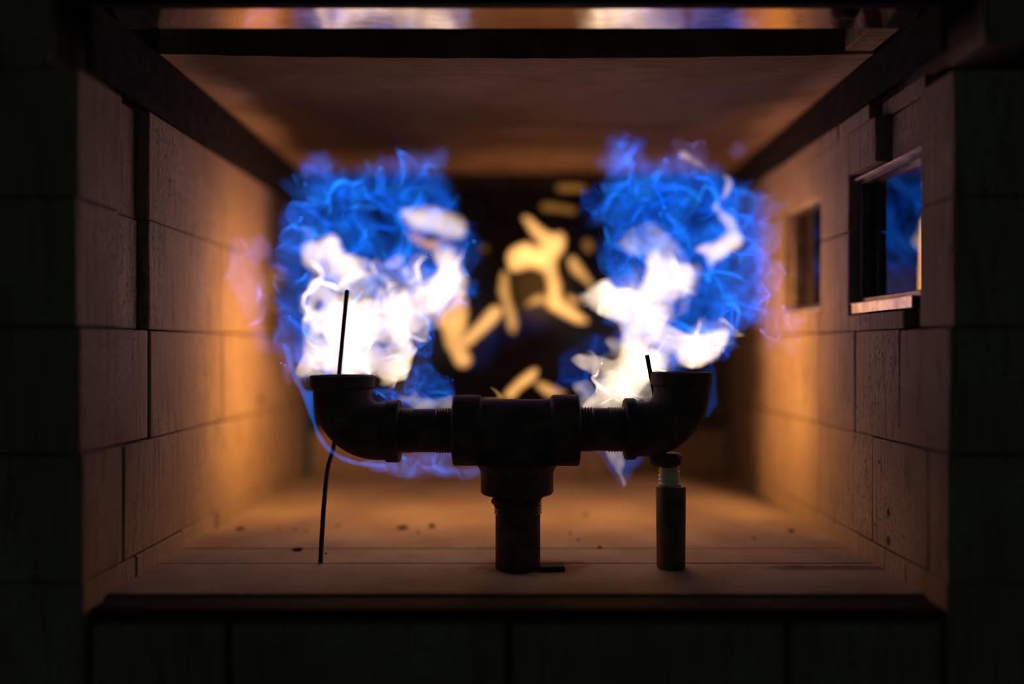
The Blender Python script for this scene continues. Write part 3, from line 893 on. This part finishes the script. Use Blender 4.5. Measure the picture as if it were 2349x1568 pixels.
flame('blue_base', c5([(0, 1300), (60, 1200), (200, 1090), (300, 1100), (330, 1180), (280, 1300), (250, 1400), (130, 1450), (80, 1390), (0, 1390)]),
      M_BLUE, FR, 1.0, 0.0017, 16, 89, 4.5, edge=(8, 50), warp=(18, 50), crump=(0.02, 50), tmod=(0.8, 50))
flame('blue_base', c5([(600, 1230), (650, 1250), (730, 1275), (820, 1240), (845, 1330), (840, 1440), (800, 1520), (770, 1500), (790, 1300), (610, 1300)]),
      M_BLUE2, FR, .91, 0.0025, 12, 97, 4.0, edge=(5, 50), tmod=(0.6, 50))
flame('violet_veil', c5([(1030, 400), (1100, 370), (1130, 420), (1120, 600), (1190, 620), (1120, 680), (1120, 780), (1215, 790), (1140, 840), (1180, 940), (1250, 960), (1280, 1020), (1270, 1110), (1230, 1200), (1150, 1180), (1080, 1140), (1040, 1060), (1080, 900), (1060, 600)]),
      M_VIOLET, FR, .97, 0.0018, 14, 101, 4.0, edge=(14, 45), warp=(18, 45), crump=(0.02, 50), tmod=(0.9, 50))
flame('blue_knot', c5([(1180, 950), (1240, 945), (1280, 1000), (1260, 1060), (1200, 1050)]), M_BLUE2, FR, .96, 0.0027, 12, 103, 3.5, edge=(8, 30), tmod=(0.8, 30))
flame('violet_puff', c5([(590, 170), (620, 100), (690, 80), (760, 110), (790, 180), (770, 240), (640, 230)]), M_VIOLET, FR, 1.02, 0.0014, 10, 107, 4.0, edge=(5, 40), warp=(14, 40), crump=(0.02, 40), tmod=(0.6, 40))
glow(FR, (0.235, 0.265, 0.215), (0, math.radians(-90), math.radians(22)), 0.32, 0.13, 0.84)
glow(FR, (0.13, 0.27, 0.15), (0, 0, 0), 0.22, 0.14, 0.38)

# ---- other flames
FU = empty('flame', PX(960, 1070, .88))
tag(FU, 'low blue flame curling under the left nipple beside the tee', 'flame')
flame('blue_sheet', c1([(560, 1260), (760, 1270), (900, 1270), (1090, 1300), (1090, 1180), (1670, 1180), (1680, 1330), (1880, 1325), (1950, 1400), (1940, 1450), (1780, 1480), (1600, 1440), (1400, 1440), (1200, 1470), (1000, 1410), (850, 1410), (740, 1350)]),
      M_BLUE2, FU, .90, 0.0038, 10, 109, 3.5, edge=(5, 45), warp=(8, 45), crump=(0.015, 45), tmod=(0.7, 45))
flame('violet_veil', c1([(700, 1280), (1100, 1290), (1500, 1280), (1700, 1320), (1900, 1320), (1960, 1420), (1900, 1480), (1500, 1460), (1200, 1500), (900, 1430), (760, 1370)]),
      M_VIOLET, FU, .93, 0.0018, 10, 113, 4.0, edge=(6, 45), tmod=(0.6, 45))
FD = empty('flame', PX(1428, 1040, .88))
tag(FD, 'small pointed flame hanging below the right nipple', 'flame')
flame('blue_sheet', c2([(800, 690), (1000, 690), (1120, 750), (1060, 840), (1010, 930), (975, 955), (930, 900), (870, 810)]), M_BLUE2, FD, .90, 0.0025, 9, 127, 3.0, edge=(3, 35), tmod=(0.5, 35))
flame('white_tip', c2([(860, 690), (980, 690), (990, 780), (980, 850), (1005, 920), (975, 940), (950, 880), (900, 800)]), M_WHITE, FD, .90, 0.012, 9, 131, 3.0, edge=(2, 35), tmod=(0.5, 35))

def lick(poly, mat, D, th, soft, seed, label, **kw):
    return tag(flame('flame_lick', poly, mat, None, D, th, soft, seed, 4.0, **kw), label, 'flame')
fig = lick(c4([(400, 480), (440, 470), (560, 555), (620, 560), (650, 600), (640, 660), (600, 740), (630, 850), (640, 930), (770, 1040), (760, 1070), (690, 1060), (600, 1020), (530, 970), (540, 880), (520, 790), (440, 770), (340, 780), (320, 700), (360, 640), (430, 610), (490, 630), (430, 540)]),
     M_ORANGE, 1.30, 0.021, 12, 141, 'tall branching orange flame in the middle of the dark chamber', edge=(3, 50), tmod=(0.3, 60))
lamp('glow', fig, 1250, 640, 1.32, (1.0, 0.43, 0.09), 0.7, 0.05)
lick(c4([(415, 965), (470, 908), (530, 905), (540, 950), (440, 978)]), M_ORANGE, 1.30, 0.012, 10, 143, 'short orange flame arm left of the tall branching flame foot', edge=(2, 40))
lick(c4([(635, 900), (720, 925), (730, 962), (660, 955)]), M_ORANGE, 1.30, 0.012, 9, 145, 'short orange flame arm right of the tall branching flame foot', edge=(2, 40))
lick(c4([(290, 780), (330, 790), (340, 880), (360, 970), (385, 1060), (360, 1130), (320, 1090), (300, 1000), (270, 880)]), M_ORANGE, 1.30, 0.010, 9, 147, 'narrow upright orange flame left of the tall branching flame', edge=(2, 40))
lick(c4([(60, 1160), (200, 1000), (240, 965), (290, 970), (285, 1040), (120, 1190), (80, 1190)]), M_ORANGE, 1.30, 0.018, 12, 149, 'slanting bright flame reaching left toward the left flame', edge=(2, 40))
lick(c4([(300, 1475), (330, 1420), (440, 1320), (500, 1315), (480, 1380), (400, 1440), (350, 1485)]), M_ORANGE, 1.22, 0.018, 12, 151, 'slanting pale flame just above the tee, left one of a pair', edge=(2, 40))
lick(c4([(470, 1400), (500, 1380), (570, 1405), (660, 1450), (560, 1480), (500, 1440)]), M_ORANGE, 1.22, 0.013, 12, 153, 'slanting orange flame just above the tee, right one of a pair', edge=(2, 40))
lick(c4([(650, 710), (690, 690), (750, 750), (800, 840), (790, 875), (740, 840), (670, 780)]), M_ORANGE, 1.30, 0.013, 12, 155, 'leaf shaped orange flame between the branching flame and right flame', edge=(2, 40))
lick(c4([(600, 295), (660, 290), (755, 300), (755, 340), (680, 345), (600, 340)]), M_AMBER, 1.36, 0.009, 9, 157, 'upper of two dim amber flame dashes near the ceiling', edge=(2, 40))
lick(c4([(510, 400), (560, 395), (700, 420), (695, 462), (600, 455), (515, 445)]), M_AMBER, 1.36, 0.009, 9, 159, 'lower of two dim amber flame dashes near the ceiling', edge=(2, 40))
lick(c4([(735, 610), (775, 595), (805, 640), (790, 680), (745, 665)]), M_AMBER, 1.36, 0.010, 9, 161, 'small round amber flame spot above the leaf shaped flame', edge=(2, 40))
lick(c4([(170, 640), (200, 625), (228, 650), (200, 678), (172, 668)]), M_AMBER, 1.36, 0.004, 8, 163, 'faint round glow spot right of the left flame', edge=(2, 40))
lick(c4([(185, 1390), (215, 1405), (270, 1435), (305, 1482), (190, 1485), (200, 1472), (262, 1470), (235, 1430)]), M_ORANGE, .93, 0.005, 6, 165, 'thin curled orange flame on top of the tee, left collar', edge=(1, 40))
lick([(1668, 345), (1680, 325), (1700, 322), (1716, 340), (1705, 362), (1680, 368)], M_VIOLET, 1.02, 0.0020, 9, 167, 'small violet puff floating up by the right end of ceiling', edge=(3, 30), tmod=(0.6, 30))
lick(c4([(120, 1150), (250, 1000), (380, 960), (520, 980), (640, 1050), (560, 1120), (420, 1130), (300, 1180), (200, 1290), (100, 1330)]), M_BLUE, 1.28, 0.0006, 20, 169, 'faint deep blue haze behind the middle flames, a flame reflection modelled as glow', edge=(10, 60), warp=(20, 60), crump=(0.02, 60), tmod=(0.8, 60))  # added glowing sheet stands in for blue flame reflected at the rear
